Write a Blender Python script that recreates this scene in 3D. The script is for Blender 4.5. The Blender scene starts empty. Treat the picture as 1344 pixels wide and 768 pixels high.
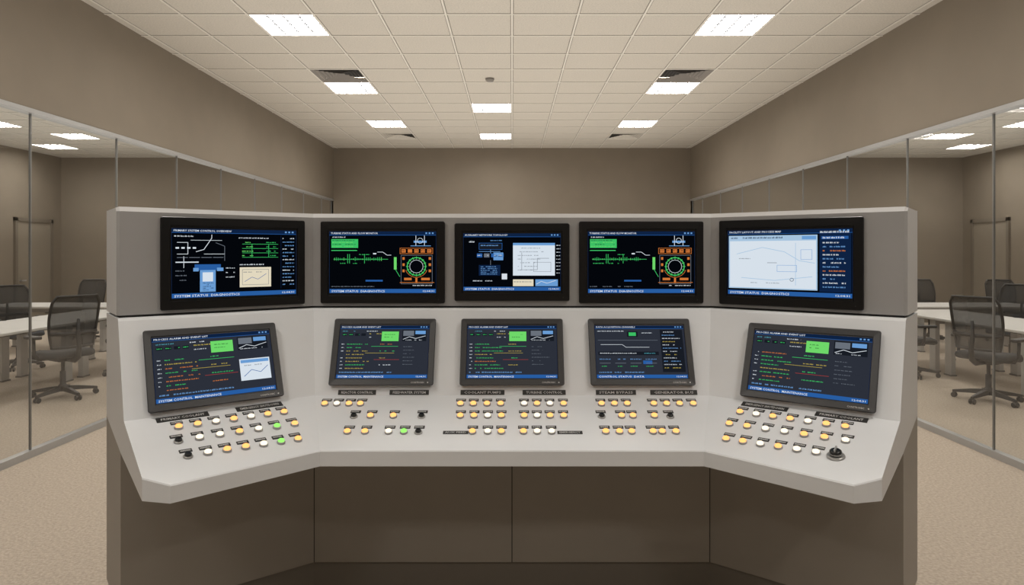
import bpy, math, random
from mathutils import Matrix, Vector
random.seed(7)
sc = bpy.context.scene
sc.view_settings.view_transform = 'Standard'
sc.view_settings.look = 'None'
sc.view_settings.exposure = 0.0
col = sc.collection

# ------------------------------------------------------------------ materials
def lin(c):
    return tuple(((x/255)/12.92 if x/255 <= 0.04045 else ((x/255+0.055)/1.055)**2.4) for x in c)
MATS = {}
def pmat(name, color, rough=0.5, metal=0.0, noise=0.0, nscale=20, bump=0.0, bscale=200, spec=0.5, srgb=False):
    if srgb: color = lin(color)
    m = bpy.data.materials.new(name); m.use_nodes = True
    nt = m.node_tree; b = nt.nodes['Principled BSDF']
    b.inputs['Base Color'].default_value = (*color, 1)
    b.inputs['Roughness'].default_value = rough
    b.inputs['Metallic'].default_value = metal
    b.inputs['Specular IOR Level'].default_value = spec
    tc = nt.nodes.new('ShaderNodeTexCoord')
    if noise > 0:
        n = nt.nodes.new('ShaderNodeTexNoise'); n.inputs['Scale'].default_value = nscale; n.inputs['Detail'].default_value = 4
        nt.links.new(tc.outputs['Object'], n.inputs['Vector'])
        r = nt.nodes.new('ShaderNodeValToRGB')
        r.color_ramp.elements[0].position = 0.3; r.color_ramp.elements[1].position = 0.7
        r.color_ramp.elements[0].color = (*[max(0, c*(1-noise)) for c in color], 1)
        r.color_ramp.elements[1].color = (*[min(1, c*(1+noise)) for c in color], 1)
        nt.links.new(n.outputs['Fac'], r.inputs['Fac'])
        nt.links.new(r.outputs['Color'], b.inputs['Base Color'])
    if bump > 0:
        n2 = nt.nodes.new('ShaderNodeTexNoise'); n2.inputs['Scale'].default_value = bscale; n2.inputs['Detail'].default_value = 3
        nt.links.new(tc.outputs['Object'], n2.inputs['Vector'])
        bp = nt.nodes.new('ShaderNodeBump'); bp.inputs['Strength'].default_value = bump; bp.inputs['Distance'].default_value = 0.01
        nt.links.new(n2.outputs['Fac'], bp.inputs['Height']); nt.links.new(bp.outputs['Normal'], b.inputs['Normal'])
    MATS[name] = m
    return m
def emat(name, color, strength=1.0, sample=False, srgb=True):
    if name in MATS: return MATS[name]
    m = bpy.data.materials.new(name); m.use_nodes = True
    nt = m.node_tree; nt.nodes.remove(nt.nodes['Principled BSDF'])
    e = nt.nodes.new('ShaderNodeEmission')
    e.inputs['Color'].default_value = (*(lin(color) if srgb else color), 1); e.inputs['Strength'].default_value = strength
    nt.links.new(e.outputs[0], nt.nodes['Material Output'].inputs['Surface'])
    if not sample:
        try: m.cycles.emission_sampling = 'NONE'
        except Exception: pass
    MATS[name] = m
    return m

pmat('wall_paint', (0.222, 0.187, 0.145), 0.8, noise=0.03, nscale=3, bump=0.05, bscale=120)
pmat('ceiling_tile', (0.63, 0.595, 0.535), 0.9, noise=0.10, nscale=70, bump=0.25, bscale=150)
pmat('t_bar', (0.80, 0.77, 0.71), 0.6)
pmat('tile_edge_shadow', (0.25, 0.23, 0.20), 0.8)  # thin shadow along the tile edges, put in as a dark colour
pmat('carpet', (0.435, 0.375, 0.312), 0.95, noise=0.17, nscale=60, bump=0.7, bscale=70, spec=0.1)
pmat('console_light', (0.77, 0.79, 0.82), 0.42, noise=0.015, nscale=6)
pmat('console_grey', (0.375, 0.37, 0.37), 0.45, noise=0.02, nscale=5)
pmat('console_cap', (0.62, 0.62, 0.63), 0.4)
pmat('console_base', (0.29, 0.262, 0.228), 0.5, noise=0.03, nscale=4)
pmat('console_kick', (0.17, 0.15, 0.125), 0.5)
pmat('seam_dark', (0.02, 0.02, 0.02), 0.8)
pmat('bezel_black', (0.006, 0.006, 0.007), 0.3)
pmat('bezel_grey', (0.045, 0.045, 0.048), 0.4)
pmat('aluminium', (0.42, 0.42, 0.42), 0.35, metal=0.4)
pmat('mullion_grey', (0.22, 0.22, 0.215), 0.4, metal=0.3)
pmat('dark_metal', (0.16, 0.155, 0.15), 0.4, metal=0.5)
pmat('label_dark', (0.03, 0.03, 0.03), 0.5)
pmat('label_text', (0.6, 0.6, 0.6), 0.5)
pmat('button_ring', (0.42, 0.41, 0.40), 0.3, metal=0.6)
pmat('button_black', (0.012, 0.012, 0.012), 0.25)
pmat('table_white', (0.72, 0.71, 0.69), 0.35)
pmat('chair_plastic', (0.022, 0.022, 0.024), 0.45)
pmat('chair_fabric', (0.030, 0.033, 0.038), 0.9, noise=0.2, nscale=150)
pmat('chair_fabric_blue', (0.045, 0.058, 0.08), 0.9, noise=0.2, nscale=150)
pmat('fixture_white', (0.85, 0.84, 0.82), 0.4)
pmat('louver_grey', (0.045, 0.047, 0.052), 0.6)
pmat('vent_dark', (0.03, 0.028, 0.026), 0.6)
pmat('vent_louver', (0.26, 0.24, 0.22), 0.5)
pmat('door_paint', (0.26, 0.225, 0.18), 0.6)
pmat('door_frame_paint', (0.17, 0.145, 0.115), 0.5)
emat('panel_light', (252, 246, 238), 36.0, sample=True)
emat('lens_amber', (255, 172, 100), 1.9)
emat('lens_white', (255, 240, 215), 1.4)
emat('lens_green', (150, 235, 110), 1.3)

def meshfab(name, base, alpha):
    m = bpy.data.materials.new(name); m.use_nodes = True
    nt = m.node_tree; b = nt.nodes['Principled BSDF']
    b.inputs['Base Color'].default_value = (*base, 1); b.inputs['Roughness'].default_value = 0.8
    t = nt.nodes.new('ShaderNodeBsdfTransparent'); mx = nt.nodes.new('ShaderNodeMixShader')
    mx.inputs[0].default_value = alpha
    nt.links.new(b.outputs[0], mx.inputs[1]); nt.links.new(t.outputs[0], mx.inputs[2])
    nt.links.new(mx.outputs[0], nt.nodes['Material Output'].inputs['Surface'])
    MATS[name] = m
meshfab('chair_mesh', (0.03, 0.032, 0.035), 0.15)
def glassmat():
    m = bpy.data.materials.new('partition_glass'); m.use_nodes = True
    nt = m.node_tree; nt.nodes.remove(nt.nodes['Principled BSDF'])
    t = nt.nodes.new('ShaderNodeBsdfTransparent'); t.inputs[0].default_value = (0.88, 0.89, 0.88, 1)
    g = nt.nodes.new('ShaderNodeBsdfGlossy'); g.inputs['Roughness'].default_value = 0.0
    g.inputs['Color'].default_value = (0.9, 0.9, 0.9, 1)
    f = nt.nodes.new('ShaderNodeLayerWeight'); f.inputs['Blend'].default_value = 0.5
    pw = nt.nodes.new('ShaderNodeMath'); pw.operation='POWER'; pw.inputs[1].default_value = 4
    ml = nt.nodes.new('ShaderNodeMath'); ml.operation='MULTIPLY_ADD'; ml.inputs[1].default_value = 0.9; ml.inputs[2].default_value = 0.08
    mx = nt.nodes.new('ShaderNodeMixShader')
    nt.links.new(f.outputs['Facing'], pw.inputs[0]); nt.links.new(pw.outputs[0], ml.inputs[0])
    nt.links.new(ml.outputs[0], mx.inputs[0]); nt.links.new(t.outputs[0], mx.inputs[1]); nt.links.new(g.outputs[0], mx.inputs[2])
    nt.links.new(mx.outputs[0], nt.nodes['Material Output'].inputs['Surface'])
    MATS['partition_glass'] = m
glassmat()

# ------------------------------------------------------------------ mesh builder
class B:
    def __init__(s): s.v=[]; s.f=[]; s.m=[]; s.names=[]; s.sm=[]
    def mi(s,n):
        if n not in s.names: s.names.append(n)
        return s.names.index(n)
    def face(s,pts,mat,smooth=False):
        b=len(s.v); s.v.extend([tuple(p) for p in pts]); s.f.append(list(range(b,b+len(pts)))); s.m.append(s.mi(mat)); s.sm.append(smooth)
    def box(s,c,d,mat,M=None,taper=1.0):
        x,y,z=[k/2 for k in d]; b=len(s.v)
        for sz in (-1,1):
            t = taper if sz>0 else 1
            for sx,sy in ((-1,-1),(1,-1),(1,1),(-1,1)):
                p=Vector((c[0]+sx*x*t,c[1]+sy*y*t,c[2]+sz*z))
                s.v.append(tuple(M@p if M else p))
        for f in ((3,2,1,0),(4,5,6,7),(0,1,5,4),(1,2,6,5),(2,3,7,6),(3,0,4,7)):
            s.f.append([b+i for i in f]); s.m.append(s.mi(mat)); s.sm.append(False)
    def box2(s,lo,hi,mat,M=None):
        s.box([(a+b)/2 for a,b in zip(lo,hi)],[abs(b-a) for a,b in zip(lo,hi)],mat,M)
    def loft(s,rings,mat,caps=(True,True),M=None,smooth=False,mats=None,closed=False):
        b=len(s.v); n=len(rings[0])
        for r in rings:
            for p in r:
                p=Vector(p); s.v.append(tuple(M@p if M else p))
        for i in range(len(rings)-1):
            mm=s.mi(mats[i] if mats else mat)
            for j in range(n):
                k=(j+1)%n
                s.f.append([b+i*n+j,b+i*n+k,b+(i+1)*n+k,b+(i+1)*n+j]); s.m.append(mm); s.sm.append(smooth)
        if caps[0]: s.f.append([b+j for j in range(n)][::-1]); s.m.append(s.mi(mats[0] if mats else mat)); s.sm.append(False)
        if caps[1]: s.f.append([b+(len(rings)-1)*n+j for j in range(n)]); s.m.append(s.mi(mats[-1] if mats else mat)); s.sm.append(False)
    def lathe(s,prof,mat,n=16,M=None,smooth=True,mats=None):
        rings=[[(r*math.cos(2*math.pi*i/n),r*math.sin(2*math.pi*i/n),z) for i in range(n)] for r,z in prof]
        s.loft(rings,mat,(True,True),M,smooth,mats)
    def tube(s,pts,r,mat,n=8,closed=False,rs=None):
        pts=[Vector(p) for p in pts]; rings=[]
        N=len(pts); up=None
        for i,p in enumerate(pts):
            if closed: t=(pts[(i+1)%N]-pts[i-1]).normalized()
            else: t=(pts[min(i+1,N-1)]-pts[max(i-1,0)]).normalized()
            if up is None:
                a=Vector((0,0,1)) if abs(t.z)<0.9 else Vector((1,0,0))
                up=(a-t*a.dot(t)).normalized()
            else: up=(up-t*up.dot(t)).normalized()
            bt=t.cross(up); rr=rs[i] if rs else r
            rings.append([p+up*rr*math.cos(2*math.pi*k/n)+bt*rr*math.sin(2*math.pi*k/n) for k in range(n)])
        if closed: rings.append(rings[0])
        s.loft(rings,mat,(not closed,not closed),None,True)
    def obj(s,name,parent=None,M=None,mods=None):
        me=bpy.data.meshes.new(name); me.from_pydata(s.v,[],s.f)
        for n in s.names: me.materials.append(MATS[n])
        for i,p in enumerate(me.polygons):
            p.material_index=s.m[i]; p.use_smooth=s.sm[i]
        me.update()
        o=bpy.data.objects.new(name,me); col.objects.link(o)
        if M is not None: o.matrix_world=M
        if parent: o.parent=parent
        return o
def rrect(w,h,r,z,n=4,ox=0,oy=0):
    pts=[]
    for cx,cy,a0 in ((w/2-r,h/2-r,0),(-w/2+r,h/2-r,90),(-w/2+r,-h/2+r,180),(w/2-r,-h/2+r,270)):
        for i in range(n+1):
            a=math.radians(a0+90*i/n); pts.append((ox+cx+r*math.cos(a),oy+cy+r*math.sin(a),z))
    return pts
def empty(name,loc=(0,0,0)):
    e=bpy.data.objects.new(name,None); e.location=loc; e.empty_display_size=0.2; col.objects.link(e); return e

# text to mesh
TC={}
def text_mesh(txt):
    if txt in TC: return TC[txt]
    cu=bpy.data.curves.new('t','FONT'); cu.body=txt; cu.size=1.0; cu.resolution_u=1
    cu.offset=0.012
    o=bpy.data.objects.new('t',cu); col.objects.link(o)
    dg=bpy.context.evaluated_depsgraph_get(); ev=o.evaluated_get(dg); me=ev.to_mesh()
    V=[(v.co.x,v.co.y) for v in me.vertices]; F=[list(p.vertices) for p in me.polygons]
    ev.to_mesh_clear(); bpy.data.objects.remove(o); bpy.data.curves.remove(cu)
    w=max([v[0] for v in V]) if V else 1
    TC[txt]=(V,F,w); return TC[txt]
def add_text(b,txt,x,y,w,h,z,mat,M=None):
    V,F,tw=text_mesh(txt)
    sx=w/tw; sy=h/0.72; base=len(b.v)
    for vx,vy in V:
        p=Vector((x+vx*sx,y+vy*sy,z)); b.v.append(tuple(M@p if M else p))
    for f in F:
        b.f.append([base+i for i in f]); b.m.append(b.mi(mat)); b.sm.append(False)

# ------------------------------------------------------------------ room
T=0.61; CZ=3.8; HX=3.75; BY=13.9; SX=17*T; SY=25*T
lights=[]
for cx in (-4,3):
    for ry in (-2,2,6,10,14,18): lights.append((cx,ry))
for ry in (16,20): lights.append((-1,ry))
for cx,ry in ((-16,22),(-14,20),(-15,18),(-10,22),(-15,12),(-10,13),(-8,8),(-14,7),(-10,17)):
    lights.append((cx,ry)); lights.append((-cx-1,ry))
vents=[(-4,13),(3,13),(-4,20),(3,20)]
b=B()
for i in range(-17,17):
    for j in range(-5,25):
        if (i,j) in lights or (i,j) in vents: continue
        b.face([(i*T,j*T,CZ),(i*T,(j+1)*T,CZ),((i+1)*T,(j+1)*T,CZ),((i+1)*T,j*T,CZ)],'ceiling_tile')
for i in range(-17,18):
    b.box2((i*T-.009,-5*T,CZ-.006),(i*T+.009,25*T,CZ+.02),'t_bar'); b.box2((i*T-.016,-5*T,CZ-.001),(i*T+.016,25*T,CZ+.02),'tile_edge_shadow')  # wider dark strip behind each bar paints the tile edge shadow
for j in range(-5,26):
    b.box2((-17*T,j*T-.009,CZ-.0065),(17*T,j*T+.009,CZ+.02),'t_bar'); b.box2((-17*T,j*T-.016,CZ-.0012),(17*T,j*T+.016,CZ+.02),'tile_edge_shadow')
b.box2((-17*T-.2,-5*T-.2,CZ+.14),(17*T+.2,25*T+.2,CZ+.2),'wall_paint')
b.obj('ceiling')
# fixtures
b=B()
for i,j in lights:
    x0,y0=i*T+.012,j*T+.012; x1,y1=(i+1)*T-.012,(j+1)*T-.012; z1=CZ+.05
    b.face([(x0,y0,z1),(x0,y1,z1),(x1,y1,z1),(x1,y0,z1)],'panel_light')
    for a in ((x0,y0,x0,y1),(x1,y0,x1,y1),(x0,y0,x1,y0),(x0,y1,x1,y1)):
        b.box2((a[0]-.006,a[1]-.006,CZ-.004),(a[2]+.006,a[3]+.006,z1+.01),'fixture_white')
    for k in (1,2,3):
        x=x0+(x1-x0)*k/4; b.box2((x-.006,y0,CZ+.004),(x+.006,y1,CZ+.014),'louver_grey')
    for k in range(1,6):
        y=y0+(y1-y0)*k/6; b.box2((x0,y-.004,CZ+.005),(x1,y+.004,CZ+.014),'louver_grey')
b.obj('recessed_ceiling_lights')
for i,j in vents:
    b=B(); x0,y0=i*T+.012,j*T+.012; s=T-.024; cx,cy=x0+s/2,y0+s/2
    b.face([(x0,y0,CZ+.06),(x0,y0+s,CZ+.06),(x0+s,y0+s,CZ+.06),(x0+s,y0,CZ+.06)],'vent_dark')
    mat='ceiling_tile' if j==20 else 'vent_louver'
    for k in range(6):
        h=s/2-.005-k*.045; hi=h-.022; z=CZ-.003+k*.004
        ro=[(cx-h,cy-h,z),(cx+h,cy-h,z),(cx+h,cy+h,z),(cx-h,cy+h,z)]
        ri=[(cx-hi,cy-hi,z+.022),(cx+hi,cy-hi,z+.022),(cx+hi,cy+hi,z+.022),(cx-hi,cy+hi,z+.022)]
        b.loft([ro,ri],mat,(False,False))
    b.obj('air_vent')
b=B(); b.lathe([(.055,CZ-.004),(.055,CZ-.02),(.04,CZ-.04),(.02,CZ-.045)],'vent_louver',24,Matrix.Translation((-.28,8.36,0)))
b.obj('smoke_detector')

b=B(); b.box2((-SX-.2,-5*T-.2,-.1),(SX+.2,SY+.2,0),'carpet'); b.obj('floor')
b=B(); b.box2((-HX-.06,BY,0),(HX+.06,BY+.12,CZ),'wall_paint'); b.obj('wall_back')
b=B(); b.box2((-SX,-5*T-.12,0),(SX,-5*T,CZ),'wall_paint'); b.obj('wall_rear')
for sgn,nm in ((-1,'left'),(1,'right')):
    xa,xb=sorted((sgn*(HX),sgn*(HX+.12)))
    b=B(); b.box2((xa,-5*T,2.73),(xb,BY+.12,CZ),'wall_paint'); b.obj('wall_soffit_'+nm)
    b=B(); b.box2((xa,BY,0),(xb,SY,CZ),'wall_paint'); b.obj('wall_corner_'+nm)
    xo,xp=sorted((sgn*SX,sgn*(SX+.12)))
    b=B(); b.box2((xo,-5*T,0),(xp,SY,CZ),'wall_paint'); b.obj('wall_'+nm)
    xo,xp=sorted((sgn*(HX+.1),sgn*(SX)))
    b=B(); b.box2((xo,SY,0),(xp,SY+.12,CZ),'wall_paint'); b.obj('wall_meeting_room_'+nm)
    b=B(); b.box2((xo,SY-.015,0),(xp,SY,.1),'door_frame_paint'); b.obj('baseboard_meeting_room_'+nm)
    # glass partition
    e=empty('window_'+('1' if sgn<0 else '2'))
    xg=sgn*(HX+.03)
    ms=[5.2+1.135*k for k in range(-7,8)]+[BY-.03]
    g=B(); g.face([(xg,-5*T,.05),(xg,BY,.05),(xg,BY,2.71),(xg,-5*T,2.71)],'partition_glass'); g.obj('glass_panes',e)
    g=B()
    g.box2((xg-.03,-5*T,0),(xg+.03,BY,.055),'aluminium')
    g.box2((xg-.045,-5*T,2.69),(xg+.045,BY,2.725),'aluminium')
    for y in ms: g.box2((xg-.008,y-.006,.05),(xg+.008,y+.006,2.7),'mullion_grey')
    g.obj('glazing_frame',e)
    # door in outer wall
    d=B(); xs=sgn*(SX-.002)
    def DB(x0,x1,y0,y1,z0,z1,m):
        a,c=sorted((xs-sgn*x0,xs-sgn*x1)); d.box2((a,y0,z0),(c,y1,z1),m)
    DB(0,.05,13.78,13.85,0,2.35,'door_frame_paint'); DB(0,.05,14.85,14.92,0,2.35,'door_frame_paint'); DB(0,.05,13.78,14.92,2.27,2.34,'door_frame_paint')
    DB(0,.02,13.85,14.85,0.005,2.27,'door_paint'); DB(.02,.07,13.92,13.95,1.0,1.03,'aluminium'); DB(.06,.075,13.92,14.06,1.0,1.03,'aluminium')
    d.obj('door_'+('1' if sgn<0 else '2'))
b=B(); b.box2((-HX,BY-.015,0),(HX,BY,.1),'door_frame_paint'); b.obj('baseboard_back')

# ------------------------------------------------------------------ console geometry
A=math.radians(38); CA,SA=math.cos(A),math.sin(A); TH=math.tan(A/2)
HW=0.93; Y0=3.1; L=0.795
def P(side,s,o,z):
    """side -1 left wing, +1 right wing; s distance from crease, o offset toward operator"""
    return (side*(HW+CA*s-SA*o), Y0-SA*s-CA*o, z)
def crease(side,o,z): return (side*(HW-TH*o),Y0-o,z)
def sweep(b,prof,mats,endprof=None,chs=0.07,L=L):
    st=[]
    ep=endprof or prof
    st.append([P(-1,L,o,z) for o,z in ep])
    if endprof: st.append([P(-1,L-chs,o,z) for o,z in prof])
    st.append([crease(-1,o,z) for o,z in prof]); st.append([crease(1,o,z) for o,z in prof])
    if endprof: st.append([P(1,L-chs,o,z) for o,z in prof])
    st.append([P(1,L,o,z) for o,z in ep])
    n=len(prof)
    for i in range(len(st)-1):
        for j in range(n):
            k=(j+1)%n
            b.face([st[i][j],st[i][k],st[i+1][k],st[i+1][j]],mats[j])
    return st
console=empty('control_console')
ZB,ZF=0.972,0.845   # break height / front height
OB,OF=0.18,0.57
slope=(ZB-ZF)/(OF-OB)
def zc(o): return ZB-(o-OB)*slope
SB=L-.07; GROW=.065
def ofw(s,o): return OF+GROW*min(1,max(0,(s-o*TH)/(SB-o*TH)))
def zw(s,o): return ZB-(o-OB)*(ZB-ZF)/(ofw(s,o)-OB)
desk=[(-.3,1.343,0),(.026,1.343,0),(.036,1.333,0),(OB,ZB,0),(OF-.004,ZF+.001,1),(OF,ZF-.004,1),(OF,ZF-.06,1),(.1,.835,0),(-.3,.90,0)]
oe=.565; ze=ZB-(oe-OB)*(ZB-ZF)/(OF+GROW-OB)
deske=[(-.3,1.343),(.026,1.343),(.036,1.333),(OB,ZB),(oe-.004,ze),(oe,ze-.005),(oe,ZF-.056),(.1,.835),(-.3,.90)]
def dstation(side,f):
    r=[]
    for o,z,g in desk:
        s=o*TH+(SB-o*TH)*f; r.append(P(side,s,o+GROW*g*f,z))
    return r
st=[[P(-1,L,o,z) for o,z in deske]]
st+=[dstation(-1,f) for f in (1,.8,.6,.4,.2,0)]+[dstation(1,f) for f in (0,.2,.4,.6,.8,1)]
st+=[[P(1,L,o,z) for o,z in deske]]
b=B(); n=len(desk)
for i in range(len(st)-1):
    for j in range(n):
        k=(j+1)%n; b.face([st[i][j],st[i][k],st[i+1][k],st[i+1][j]],'console_light')
b.face(st[0][::-1],'console_cap'); b.face(st[-1],'console_cap')
b.obj('operator_desk',console)
bank=[(-.3,1.352),(0,1.352),(0,1.765),(-.016,1.784),(-.3,1.784)]
banke=[(-.3,1.352),(-.012,1.352),(-.012,1.765),(-.03,1.780),(-.3,1.780)]
b=B(); st=sweep(b,bank,['seam_dark','console_grey','console_cap','console_grey','console_grey'],banke,0.01)
b.face(st[0][::-1],'console_cap'); b.face(st[-1],'console_cap')
b.obj('display_bank',console)
gap=[(-.28,1.343),(-.006,1.343),(-.006,1.352),(-.28,1.352)]
b=B(); st=sweep(b,gap,['seam_dark']*4,None,0,L-.01); b.face(st[0][::-1],'seam_dark'); b.face(st[-1],'seam_dark'); b.obj('bank_seam',console)
KZ=.20
base=[(.1,KZ),(.1,.836),(-.3,.901),(-.3,KZ)]
b=B(); st=sweep(b,base,['console_base']*4); b.face(st[0][::-1],'console_base'); b.face(st[-1],'console_base')
b.box2((-.002,Y0-.1-.0008,KZ),(.002,Y0-.09,.84),'seam_dark')
for sd in (-1,1):
    c=crease(sd,.1,0); b.box2((c[0]-.002,c[1]-.001,KZ),(c[0]+.002,c[1]+.01,.84),'seam_dark')
b.obj('base_cabinet',console)
b=B(); st=sweep(b,[(.085,0),(.085,KZ),(-.28,KZ),(-.28,0)],['console_kick']*4,None,0,L-.01); b.face(st[0][::-1],'console_kick'); b.face(st[-1],'console_kick')
b.obj('kick_plate',console)

# frames
def frame(side,s,o,z,tilt):
    """matrix whose x=right,y=up the surface,z=outward normal. side 0 centre"""
    if side==0:
        r=Vector((1,0,0)); n=Vector((0,-1,0)); loc=Vector((s,Y0-o,z))
    elif side<0:
        r=Vector((CA,SA,0)); n=Vector((SA,-CA,0)); loc=Vector(P(-1,s,o,z))
    else:
        r=Vector((CA,-SA,0)); n=Vector((-SA,-CA,0)); loc=Vector(P(1,s,o,z))
    nn=n*math.cos(tilt)+Vector((0,0,1))*math.sin(tilt)
    up=Vector((0,0,1))*math.cos(tilt)-n*math.sin(tilt)
    M=Matrix((r,up,nn)).transposed().to_4x4(); M.translation=loc
    return M
T1=math.atan2(OB-.036,1.333-ZB)
T2=math.pi/2-math.atan(slope)

# ------------------------------------------------------------------ screens
PAL={'bg':(4,6,11),'bgl':(44,48,58),'w':(215,222,230),'g':(60,190,100),'G':(110,215,105),'b':(40,92,160),'B':(105,155,210),
 'nb':(14,34,66),'o':(205,118,55),'y':(185,165,75),'gr':(105,112,122),'dk':(24,28,36),'pw':(214,224,234),'pb':(165,195,222),'cr':(225,215,190),'r':(170,60,55),'cy':(80,160,175)}
for k,c in PAL.items(): emat('ui_'+k,c,1.0)
class Scr:
    def __init__(s,b,w,h,z,lift=.0004): s.b=b; s.w=w; s.h=h; s.z=z; s.l=0; s.lift=lift
    def p(s,u,v,l): return (-s.w/2+s.w*u/100, s.h/2-s.h*v/60, s.z+l*s.lift)
    def rect(s,u0,v0,u1,v1,c,l=2):
        s.b.face([s.p(u0,v1,l),s.p(u1,v1,l),s.p(u1,v0,l),s.p(u0,v0,l)],'ui_'+c)
    def frame(s,u0,v0,u1,v1,c,t=.4,l=2):
        s.rect(u0,v0,u1,v0+t,c,l); s.rect(u0,v1-t,u1,v1,c,l); s.rect(u0,v0,u0+t,v1,c,l); s.rect(u1-t,v0,u1,v1,c,l)
    def line(s,pts,c,t=.4,l=3):
        for (a,bb),(e,f) in zip(pts[:-1],pts[1:]):
            d=math.hypot(e-a,f-bb) or 1; nx,ny=-(f-bb)/d*t/2,(e-a)/d*t/2
            s.b.face([s.p(a+nx,bb+ny,l),s.p(a-nx,bb-ny,l),s.p(e-nx,f-ny,l),s.p(e+nx,f+ny,l)][::-1],'ui_'+c)
    def ring(s,u,v,r,c,t=.5,l=3,n=28,a0=0,a1=360):
        pts=[(u+r*math.cos(math.radians(a0+(a1-a0)*i/n)),v+r*math.sin(math.radians(a0+(a1-a0)*i/n))) for i in range(n+1)]
        s.line(pts,c,t,l)
    def words(s,u,v,w,c,h=1.1,l=3,dens=.85):
        x=u
        while x<u+w:
            ww=random.uniform(.8,3.2)
            if x+ww>u+w: ww=u+w-x
            if random.random()<dens:
                xx=x
                while xx<x+ww:
                    lw=random.uniform(.35,.6); y0=v+random.choice((0,0,.25*h)); 
                    s.rect(xx,y0,min(xx+lw,x+ww),v+h,c,l); xx+=lw+.3
            x+=ww+.7
    def text(s,txt,u,v,w,h,c,l=3):
        x,y,z=s.p(u,v+h,l); add_text(s.b,txt,x,y,s.w*w/100,s.h*h/60,z,'ui_'+c)
    def chrome(s,bg='bg',title='PRIMARY SYSTEM CONTROL OVERVIEW',foot='SYSTEM STATUS  DIAGNOSTICS'):
        s.rect(0,0,100,60,bg,0)
        s.rect(0,0,100,3.4,'nb',1); s.text(title,1.5,.9,44,1.7,'w'); s.rect(0,3.4,100,3.8,'b',2)
        for k in range(3): s.rect(90+k*3,1.0,91.6+k*3,2.4,'B',3)
        s.rect(0,55.8,100,60,'b',1); s.text(foot,2,56.9,50,2.1,'w'); s.text('12:04:31',87,57,11,1.7,'w')
        s.frame(0,0,100,60,'nb',.35,2)
def uiA(s):
    s.chrome()
    s.words(2,6,14,'w'); s.line([(4,12),(12,12),(12,22),(4,22)],'w',.4); s.line([(18,20),(24,18),(30,8),(30,5)],'w',.5)
    s.line([(14,10),(38,10)],'w',.3); s.line([(24,22),(40,22)],'w',.35); s.line([(3,29),(20,29)],'w',.9)
    for k in range(4): s.rect(3+k*4.2,16,5.5+k*4.2,17.4,'w',3); s.line([(4+k*9,25),(12+k*9,25)],'gr',.5)
    s.line([(9,24),(9,34)],'w',.4); s.line([(33,12),(40,15),(40,28)],'gr',.4)
    s.rect(17,31,37,36,'b',2); s.rect(21,36,33,55,'B',2); s.rect(23,38,31,46,'pw',3); s.rect(16,34,20,37,'B',3); s.rect(34,34,39,37,'B',3)
    for k in range(5): s.words(23.4,47+k*1.5,8,'nb',.7,4)
    for k in range(3): s.words(3,36+k*4,8,'gr',.9); s.words(41,34+k*4,7,'w',.9)
    for k in range(4):
        s.line([(54,13+k*4),(84,13+k*4)],'g',.35)
        s.words(54,11+k*4,9,'G',.9); s.words(74,11+k*4,8,'g',.8)
    s.line([(62,13),(62,25)],'g',.4); s.line([(76,13),(76,25)],'g',.4)
    s.words(48,7,28,'w',1.0); s.words(52,31,20,'w')
    s.rect(52,34,78,52,'cr',2); s.frame(54,36,76,50,'gr',.3,3); s.words(55,38,16,'gr',.8,4); s.line([(56,47),(62,43),(67,45),(74,40)],'b',.4,4)
    for k in range(14): s.words(88,7+k*3.3,10,'B' if k%3 else 'w',1.0)
    s.rect(86.4,5,86.7,54,'nb',2)
def uiB(s):
    s.chrome(title='TURBINE STATUS AND FLOW MONITOR')
    s.rect(2,7.5,27,16,'g',1)
    for k in range(4): s.words(3,8.3+k*1.9,22,'G' if k%2 else 'dk',.9,3)
    s.line([(2,18.5),(26,18.5)],'g',.8); s.words(3,5,12,'w')
    s.line([(4,27),(55,27)],'g',.4)
    for k in range(26):
        h=random.uniform(.6,2.2)
        if k in (7,8,16): h=5
        s.line([(5+k*1.75,27-h),(5+k*1.75,27+h*.8)],'g' if k%5 else 'G',.45)
    s.words(5,30.5,10,'g',.9); s.words(20,30.5,9,'g',.9); s.words(28,22,10,'g',.8)
    s.line([(45,20),(50,20),(54,23),(58,23)],'w',.45); s.rect(41,21,44,22.2,'w',3)
    s.rect(60.5,25,63,37,'G',2); s.line([(62,37),(66,44)],'g',.5)
    s.line([(81,4),(81,14)],'w',.5); s.line([(89,4),(89,14)],'w',.5); s.line([(76,14),(95,14)],'B',.6); s.rect(79,9,91,11,'B',2); s.ring(85,9,2.5,'w',.4)
    s.frame(66,16,97,21.8,'o',.4,2)
    for k in range(5): s.rect(67.5+k*6,17.3,71.5+k*6,20.5,'o',2); s.words(67.8+k*6,18.1,3.4,'dk',1.2,3)
    s.frame(67,23,96.5,51,'gr',.4); s.ring(81.5,34,8.6,'g',.9); s.ring(81.5,34,6.2,'w',.35); s.ring(81.5,34,10.5,'o',.4,3,20,20,160)
    for k in range(16):
        a=k*math.pi/8; s.line([(81.5+7*math.cos(a),34+7*math.sin(a)),(81.5+9.6*math.cos(a),34+9.6*math.sin(a))],'G',.4)
    for k in range(3): s.rect(68.5,25+k*6,70.5,27.5+k*6,'o',3); s.rect(93,25+k*6,95.2,27.5+k*6,'o',3)
    s.rect(70,45,77,47.3,'o',3); s.rect(86,45,94,47.3,'o',3); s.rect(80.6,45,82.4,50,'o',3)
    s.line([(66,49.5),(98,49.5)],'o',.5)
    s.rect(34,47,50,48.6,'b',3); s.words(76,52,20,'w',.9); s.words(2,53,40,'gr',.9)
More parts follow.
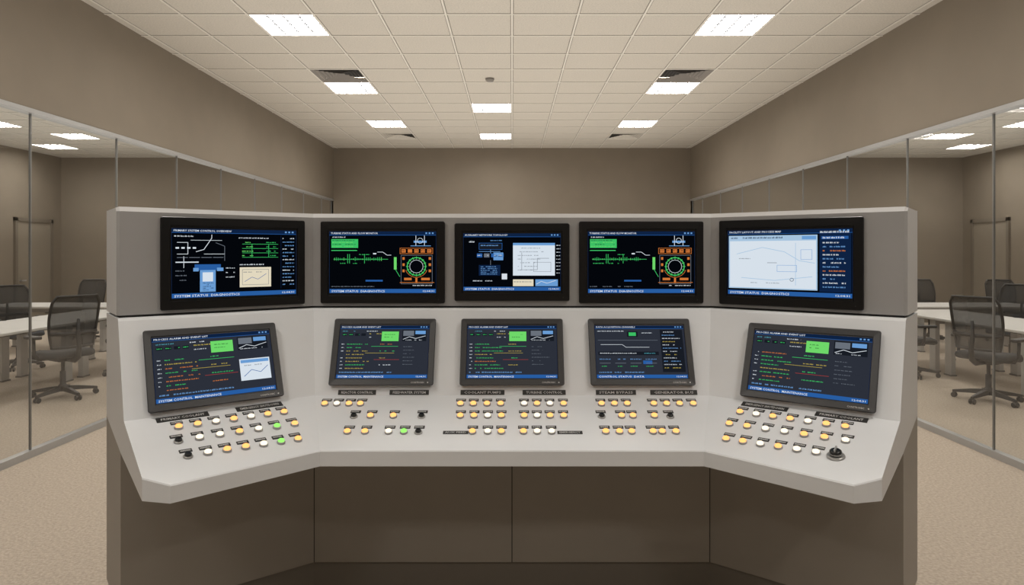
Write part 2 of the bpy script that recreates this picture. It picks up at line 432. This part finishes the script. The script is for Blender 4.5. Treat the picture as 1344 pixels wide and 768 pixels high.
def uiC(s):
    s.chrome(title='AUXILIARY NETWORK TOPOLOGY')
    s.words(3,8,9,'w',1.6); s.words(28,7,12,'B',1.0)
    s.rect(16,10,40,17,'dk',2); s.frame(16,10,40,17,'b',.4,3); s.words(18,12,18,'B',1.2,4)
    for k in range(4): s.rect(14+k*7.3,21,19.5+k*7.3,25,'b' if k!=1 else 'gr',2); s.words(14.5+k*7.3,22.4,4,'w',1,3)
    s.line([(28,17),(28,21)],'B',.4); s.line([(16,19),(38,19)],'B',.4)
    s.rect(31,20,41,28,'B',2); s.words(32,23,8,'nb',1.2,3)
    s.rect(16,33,38,44,'nb',2); 
    for k in range(5): s.words(18,34.3+k*1.9,17,'B',.9,3)
    s.rect(39.5,42,45,48,'w',2); s.line([(28,28),(28,33)],'gr',.5); s.words(10,49,20,'w',1.0)
    s.rect(51,10,94,44,'pw',2); s.rect(51,10,94,12.5,'B',3)
    for k in range(7): s.words(56,15+k*3.8,random.uniform(14,32),'gr',.8,4)
    s.line([(60,20),(60,38),(76,38),(76,26),(88,26)],'gr',.4,4); s.frame(72,30,90,40,'gr',.3,4)
    s.rect(51,48,72,55,'cr',2); s.rect(74,48,97,55,'B',2); s.words(52,50,18,'gr',1,3); s.line([(75,53),(80,50),(86,52),(95,49)],'w',.5)
    for k in range(9): s.words(95.5,12+k*3.6,4,'w',.9)
def uiD(s):
    s.chrome(title='FACILITY LAYOUT AND PROCESS MAP')
    s.rect(1,5,74,54,'pb',1); s.rect(2,10,73,53,'pw',2); s.words(3,6.3,44,'nb',1.6,3); s.rect(62,6,73,9,'B',3)
    s.line([(8,22),(30,16),(48,20)],'pb',.5); s.line([(48,20),(60,28),(72,30)],'pb',.5); s.frame(42,32,58,38,'B',.3,3)
    s.line([(12,44),(40,46),(70,42)],'pb',.5); s.line([(57,12),(57,50)],'pb',.4); s.ring(54,45,1.4,'gr',.5); s.line([(34,30),(42,30)],'gr',.4)
    s.frame(61,18,70,27,'B',.3,3); s.words(20,48,24,'gr',.8); s.words(10,26,10,'gr',.7)
    s.rect(75.5,4,99,55,'nb',1); s.rect(77,6.5,97,9,'b',2); s.words(78,7,16,'w',1.5,3)
    for k in range(12): s.words(78,11.5+k*3.5,17 if k%3 else 12,('w','B','o','w','B')[k%5],1.2,3)
    s.words(76,2,22,'w',1.6,4)
def uiE(s,var=0):
    s.chrome('bgl',title='PROCESS ALARM AND EVENT LIST',foot='SYSTEM CONTROL  MAINTENANCE')
    s.words(3,6,14,'cy',1.0); s.words(30,6,12,'w',1.0)
    for k in range(4): s.rect(3+k*7,9,8+k*7,12,'dk',2); s.words(3.5+k*7,10,4,'g',1,3)
    s.words(33,9,14,'y',1.1); s.words(33,13,10,'w',.9)
    s.rect(47,7,66,18,'G',2); s.words(50,10,12,'dk',.8,3); s.words(50,13,9,'dk',.8,3)
    s.rect(70,5,97,18,'dk',2); s.rect(71,6,83,12,'gr',3); s.rect(84.5,6,96,10,'B',3); s.line([(71,16),(78,13),(85,15),(96,12)],'w',.5); s.words(72,16.4,20,'w',.8,4)
    for k in range(8):
        v=21+k*3.9; s.words(3,v,3,'w',.9); s.words(9,v,random.uniform(12,32),random.choice('gygo'),1.0)
        if k%2==0: s.words(46,v,random.uniform(6,20),random.choice('gyogw'),1.0)
    s.line([(36,24),(66,24)],'g',.4); s.line([(30,31.6),(62,31.6)],'y',.35); s.line([(40,39),(68,39)],'r',.35)
    if var==1:
        s.rect(70,27,97,48,'pw',2); s.rect(71,28,96,31,'B',3); s.line([(73,44),(80,38),(88,41),(95,35)],'b',.5); s.words(74,33,16,'gr',1,4)
    else:
        for k in range(6): s.words(72,24+k*4,random.uniform(8,20),'gr',.7)
    s.words(3,52.5,60,'B',1.3)
def uiF(s):
    s.chrome('bgl',title='DATA ACQUISITION CHANNELS',foot='CONTROL STATUS  DATA')
    s.words(3,6,30,'w',1.0); s.rect(36,7,48,13,'dk',2); s.rect(38,8,46,12,'g',3); s.words(50,8,14,'w',1.0)
    s.line([(3,17),(70,17)],'gr',.4); s.line([(6,22),(30,22),(34,25),(60,25)],'w',.4)
    s.rect(3,30,70,34,'dk',2); s.words(5,31.3,40,'w',1.1,3); s.words(54,31.3,12,'cy',1.1,3)
    for k in range(4): s.words(4+k*17,38,12,'B',1.0); s.line([(4+k*17,43),(16+k*17,43)],'gr',.5); s.words(4+k*17,46,8,'g',.9)
    s.rect(52,40,62,44,'b',2); s.rect(73,5,98,53,'dk',1)
    for k in range(12): s.words(75,7+k*3.7,random.uniform(12,21),('w','B','w','y')[k%4],1.0,3)
    s.words(3,52.5,50,'B',1.3)

def upper_monitor(M,w,h,ui):
    b=B(); r=.008
    b.loft([rrect(w-.01,h-.01,r,0.0),rrect(w-.002,h-.002,r,.004),rrect(w,h,r,.012),rrect(w-.004,h-.004,r,.016),rrect(w-.07,h-.07,.004,.017),rrect(w-.074,h-.074,.004,.0125)],'bezel_black')
    s=Scr(b,w-.082,h-.082-.012,.0130,.00012); ui(s)
    b.lathe([(.0025,.0168),(.0025,.0176)],'bezel_grey',10,Matrix.Translation((w/2-.03,-h/2+.017,0)))
    o=b.obj('display_monitor',None,M); return o
def lower_monitor(M,w,h,ui):
    b=B()
    b.loft([rrect(w-.016,h-.016,.008,0.0),rrect(w-.004,h-.004,.010,.010),rrect(w,h,.010,.022),rrect(w-.006,h-.006,.008,.027),rrect(w-.052,h-.052,.004,.024),rrect(w-.056,h-.056,.004,.019)],'bezel_grey')
    s=Scr(b,w-.058,h-.064,.0194,.00012); ui(s)
    add_text(b,'CONSTRONIC',w/2-.10,-h/2+.010,.06,.007,.0268,'label_text')
    b.lathe([(.003,.026),(.003,.028)],'label_text',10,Matrix.Translation((w/2-.025,-h/2+.013,0)))
    return b.obj('touch_panel_monitor',None,M)
zmc=1.5565
upper_monitor(frame(-1,.344,.0005,zmc,0),.60,.384,uiA)
upper_monitor(frame(0,-.602,.0005,1.556,0),.580,.382,uiB)
upper_monitor(frame(0,0,.0005,1.557,0),.536,.362,uiC)
upper_monitor(frame(0,.602,.0005,1.556,0),.580,.382,uiB)
upper_monitor(frame(1,.344,.0005,zmc,0),.60,.384,uiD)
def on_panel(z): return .036+(1.333-z)*math.tan(T1)+.0005
for side,s,ui,w,h,zz in ((-1,.46,lambda q:uiE(q,1),.515,.325,1.135),(0,-.577,uiE,.462,.305,1.15),(0,0,uiE,.462,.305,1.15),(0,.577,uiF,.462,.305,1.15),(1,.46,uiE,.515,.325,1.135)):
    lower_monitor(frame(side,s,on_panel(zz),zz,T1),w,h,ui)

# ------------------------------------------------------------------ buttons and labels
bb=B(); lb=B()
def button(M,kind):
    if kind=='k':
        bb.lathe([(.016,0),(.016,.004),(.0135,.006)],'button_ring',18,M); bb.lathe([(.012,.005),(.012,.012),(.009,.015)],'button_black',18,M); return
    if kind=='K':
        bb.lathe([(.030,-.002),(.030,.005),(.027,.008)],'button_ring',28,M); bb.lathe([(.020,.007),(.020,.022),(.016,.026)],'button_black',24,M)
        bb.lathe([(.021,.012),(.021,.016)],'button_ring',24,M); bb.box((0,0,.030),(.005,.030,.009),'button_ring',M); return
    mt={'a':'lens_amber','w':'lens_white','g':'lens_green'}[kind]
    bb.lathe([(.0155,-.002),(.0155,.005),(.0135,.008)],'button_ring',18,M)
    bb.lathe([(.0125,.0075),(.0125,.011),(.010,.0145),(.005,.016)],mt,18,M)
def label(M,w,h,txt=None):
    lb.box((0,0,.0005),(w,h,.003),'label_dark',M)
    if txt: add_text(lb,txt,-w/2+w*.08,-h*.25,w*.84,h*.5,.0022,'label_text',M)
    else:
        x=-w/2+.004
        while x<w/2-.006:
            ww=random.uniform(.002,.004); p=[(x,-h*.2,.0023),(x+ww,-h*.2,.0023),(x+ww,h*.22,.0023),(x,h*.22,.0023)]
            lb.face([M@Vector(q) for q in p],'label_text'); x+=ww+.0014
def cf(side,s,o):
    if side==0: return frame(side,s,o,zc(o),T2)
    return frame(side,s,o,zw(s,o)+.0005,math.pi/2-math.atan((ZB-ZF)/(ofw(s,o)-OB)))
cl={ # centre: columns per row
 'A':(.255,2.83,[(425,'a'),(441,'w'),(457,'a'),(472,'a'),(604,'a'),(621,'a'),(639,'a'),(657,'a'),(688,'w'),(705,'a'),(722,'w'),(740,'a'),(790,'a'),(807,'a'),(824,'a'),(859,'a'),(876,'a'),(893,'a'),(911,'a')]),
 'B':(.345,2.75,[(464,'k'),(486,'a'),(516,'a'),(553,'k'),(604,'a'),(622,'a'),(640,'w'),(658,'a'),(688,'a'),(705,'w'),(722,'a'),(740,'a'),(790,'k'),(816,'a'),(831,'a'),(859,'a'),(880,'k')]),
 'C':(.455,2.645,[(456,'a'),(479,'a'),(510,'w'),(530,'g'),(549,'k'),(620,'a'),(640,'w'),(658,'a'),(687,'a'),(705,'w'),(724,'w'),(795,'a'),(813,'a'),(829,'a'),(857,'a'),(869,'a'),(887,'a')])}
for k,(o,D,lst) in cl.items():
    for px,kind in lst:
        X=(px-672)*D/870; button(cf(0,X,o),kind); label(cf(0,X,o-.036),.042,.019)
hd=['REACTOR CONTROL','FEEDWATER SYSTEM','COOLANT PUMPS','TURBINE CONTROL','STEAM BYPASS','GENERATOR BUS']
for (a,c),t in zip(((442,492),(510,562),(604,662),(686,743),(783,836),(855,917)),hd):
    x=((a+c)/2-672)*2.9/870; z=ZB+.012
    M=frame(0,x,.036+(1.333-z)*math.tan(T1),z,T1); w=(c-a)*2.9/870
    label(M,w,.021,t)
for a,c,t in ((582,614,'AUX FEED'),(731,765,'EMERGENCY')):
    label(cf(0,((a+c)/2-672)*2.645/870,.455),.10,.020,t)
rows=[(.285,.235,.63,'aawawaa','awaawaa'),(.380,.225,.65,'agwawwk','aawwaaw'),(.485,.25,.64,'agwaawk','aawawwK')]
for o,s0,s1,cl_,cr_ in rows:
    for i in range(7):
        s=s0+(s1-s0)*i/6
        button(cf(-1,s,o),cl_[i]); label(cf(-1,s,o-.038),.042,.019)
        button(cf(1,s,o),cr_[i])
        if cr_[i]!='K': label(cf(1,s,o-.038),.042,.019)
for sd in (-1,1):
    label(cf(sd,.31,.210),.185,.034,'EMERGENCY SHUTDOWN'); label(cf(sd,.60,.210),.185,.034,'PRIMARY COOLANT')
bb.obj('illuminated_push_buttons',console); lb.obj('engraved_labels',console)

# ------------------------------------------------------------------ furniture
def chair_mesh(fabric):
    b=B()
    for k in range(5):
        a=math.radians(90+72*k); M=Matrix.Rotation(a,4,'Z')
        rings=[]
        for x,w,zt,zb in ((.02,.03,.125,.075),(.15,.026,.11,.07),(.29,.017,.085,.058),(.32,.012,.078,.06)):
            rings.append([(x,-w,zb),(x,w,zb),(x,w*.7,zt),(x,-w*.7,zt)])
        b.loft(rings,'chair_plastic',(True,True),M)
        for dy in (-.018,.018):
            C=M@Matrix.Translation((.305,dy,.028))@Matrix.Rotation(math.pi/2,4,'X')@Matrix.Translation((0,0,-.009))
            b.lathe([(.024,0),(.028,.004),(.028,.014),(.024,.018)],'chair_plastic',14,C)
        b.box((.305,0,.055),(.03,.02,.02),'chair_plastic',M)
    b.lathe([(.05,.07),(.05,.12),(.035,.14),(.028,.15),(.028,.28),(.018,.285),(.018,.42)],'chair_plastic',16)
    b.box((0,0,.425),(.20,.26,.05),'chair_plastic')
    rings=[]
    for sc_,z in ((.90,.445),(.98,.455),(1,.475),(.985,.50),(.93,.513),(.7,.518)):
        r=rrect(.49*sc_,.47*sc_,.09*sc_,z,6); rings.append([(x,y,zz_-(.02 if y<-.15 else 0)) for x,y,zz_ in r])
    b.loft(rings,fabric,(True,True),None,True)
    def bp(u,v,d=0):
        w=.205+.035*math.sin(v*math.pi*.8)-(.03 if v>.9 else 0)
        z=.56+v*.54; y=.24+.10*v-.05*math.sin(v*math.pi)*0.6+.0-.045*u*u+d
        return (u*w,y,z)
    nu,nv=10,12
    for i in range(nv):
        for j in range(nu):
            q=[bp(-1+2*(j+a)/nu,(i+c)/nv) for a,c in ((0,0),(1,0),(1,1),(0,1))]
            b.face(q,'chair_mesh',True)
    edge=[bp(-1+2*i/8,0) for i in range(8)]+[bp(1,i/8) for i in range(8)]+[bp(1-2*i/8,1) for i in range(8)]+[bp(-1,1-i/8) for i in range(8)]
    b.tube(edge,.014,'chair_plastic',8,True)
    b.tube([bp(-1,.28,.012),bp(-.5,.27,.03),bp(0,.27,.04),bp(.5,.27,.03),bp(1,.28,.012)],.02,'chair_plastic',8)
    b.tube([(0,.10,.42),(0,.24,.42),(0,.31,.46),(0,.325,.56),(0,.30,.70),(0,.31,.86)],.022,'chair_plastic',8,rs=[.03,.03,.028,.025,.022,.014])
    for sx in (-1,1):
        b.tube([(sx*.12,.02,.43),(sx*.25,.02,.44),(sx*.285,.02,.50),(sx*.285,.01,.66)],.016,'chair_plastic',8)
        b.loft([rrect(.075,.25,.03,.655,4,sx*.285,-.01),rrect(.085,.26,.035,.665,4,sx*.285,-.01),rrect(.08,.25,.03,.685,4,sx*.285,-.01)],'chair_plastic',(True,True),None,True)
    return b
cb=chair_mesh('chair_fabric'); o0=cb.obj('office_chair'); me1=o0.data
cb=chair_mesh('chair_fabric_blue'); o1=cb.obj('office_chair'); me2=o1.data
first={0:o0,1:o1}
def chair(x,y,rot,kind=0,s=1.0):
    if first.get(kind) is not None: o=first[kind]; first[kind]=None
    else:
        o=bpy.data.objects.new('office_chair',me1 if kind==0 else me2); col.objects.link(o)
    o.location=(x,y,0); o.rotation_euler=(0,0,math.radians(rot)); o.scale=(s,s,s)
chair(-4.98,7.35,-120,0,1.03); chair(-6.85,9.2,60,1,1.03); chair(-7.75,12.0,0,1); chair(-5.02,8.75,-95,0)
chair(5.14,7.15,118,0,1.03); chair(7.15,9.5,-60,1,1.03); chair(7.62,12.1,0,1); chair(5.2,8.65,95,0); chair(8.9,11.9,-10,1)
def table(x0,x1,y0,y1):
    b=B(); cx,cy=(x0+x1)/2,(y0+y1)/2; w,d=x1-x0,y1-y0
    b.loft([rrect(w-.01,d-.01,.04,.71,4,cx,cy),rrect(w,d,.04,.716,4,cx,cy),rrect(w,d,.04,.736,4,cx,cy),rrect(w-.006,d-.006,.04,.74,4,cx,cy)],'table_white')
    lw=.06
    for sx in (x0+.12,x1-.12):
        for sy in (y0+.15,y1-.15):
            b.box2((sx-lw/2,sy-lw,0.02),(sx+lw/2,sy+lw,.70),'aluminium'); b.box2((sx-.04,sy-.07,0),(sx+.04,sy+.07,.02),'dark_metal')
    b.box2((x0+.12,y0+.14,.64),(x1-.12,y0+.18,.70),'aluminium'); b.box2((x0+.12,y1-.18,.64),(x1-.12,y1-.14,.70),'aluminium')
    b.box2((cx-.03,y0+.16,.62),(cx+.03,y1-.16,.70),'dark_metal')
    b.obj('meeting_table')
table(-6.45,-5.42,6.6,8.4); table(-6.45,-5.42,8.42,10.1); table(-8.6,-6.5,10.6,11.5)
table(5.6,6.7,7.2,8.8); table(5.6,6.7,8.82,10.1); table(6.5,8.6,10.6,11.5)

# ------------------------------------------------------------------ added fill lights, not room fittings: unseen, facing up to brighten the ceiling
def area(name,x,y,z,sx,sy,power,col3):
    l=bpy.data.lights.new(name,'AREA'); l.shape='RECTANGLE'; l.size=sx; l.size_y=sy; l.energy=power; l.color=col3
    o=bpy.data.objects.new(name,l); o.location=(x,y,z); o.rotation_euler=(math.pi,0,0); col.objects.link(o)
area('ceiling_fill',0,5.2,1.9,6.6,16,200,(1,.97,.91))
area('ceiling_fill',-7.1,6.5,1.9,5.8,16,150,(1,.97,.91))
area('ceiling_fill',7.1,6.5,1.9,5.8,16,150,(1,.97,.91))

# ------------------------------------------------------------------ world, camera
w=bpy.data.worlds.new('World'); sc.world=w; w.use_nodes=True
w.node_tree.nodes['Background'].inputs[0].default_value=(0.02,0.018,0.015,1)
cam=bpy.data.cameras.new('Camera'); co=bpy.data.objects.new('Camera',cam); col.objects.link(co)
co.location=(0,0,1.6); co.rotation_euler=(math.pi/2,0,0)
cam.sensor_width=36; cam.lens=36*870/1344; cam.shift_y=-52/1344; cam.clip_start=.05
sc.camera=co
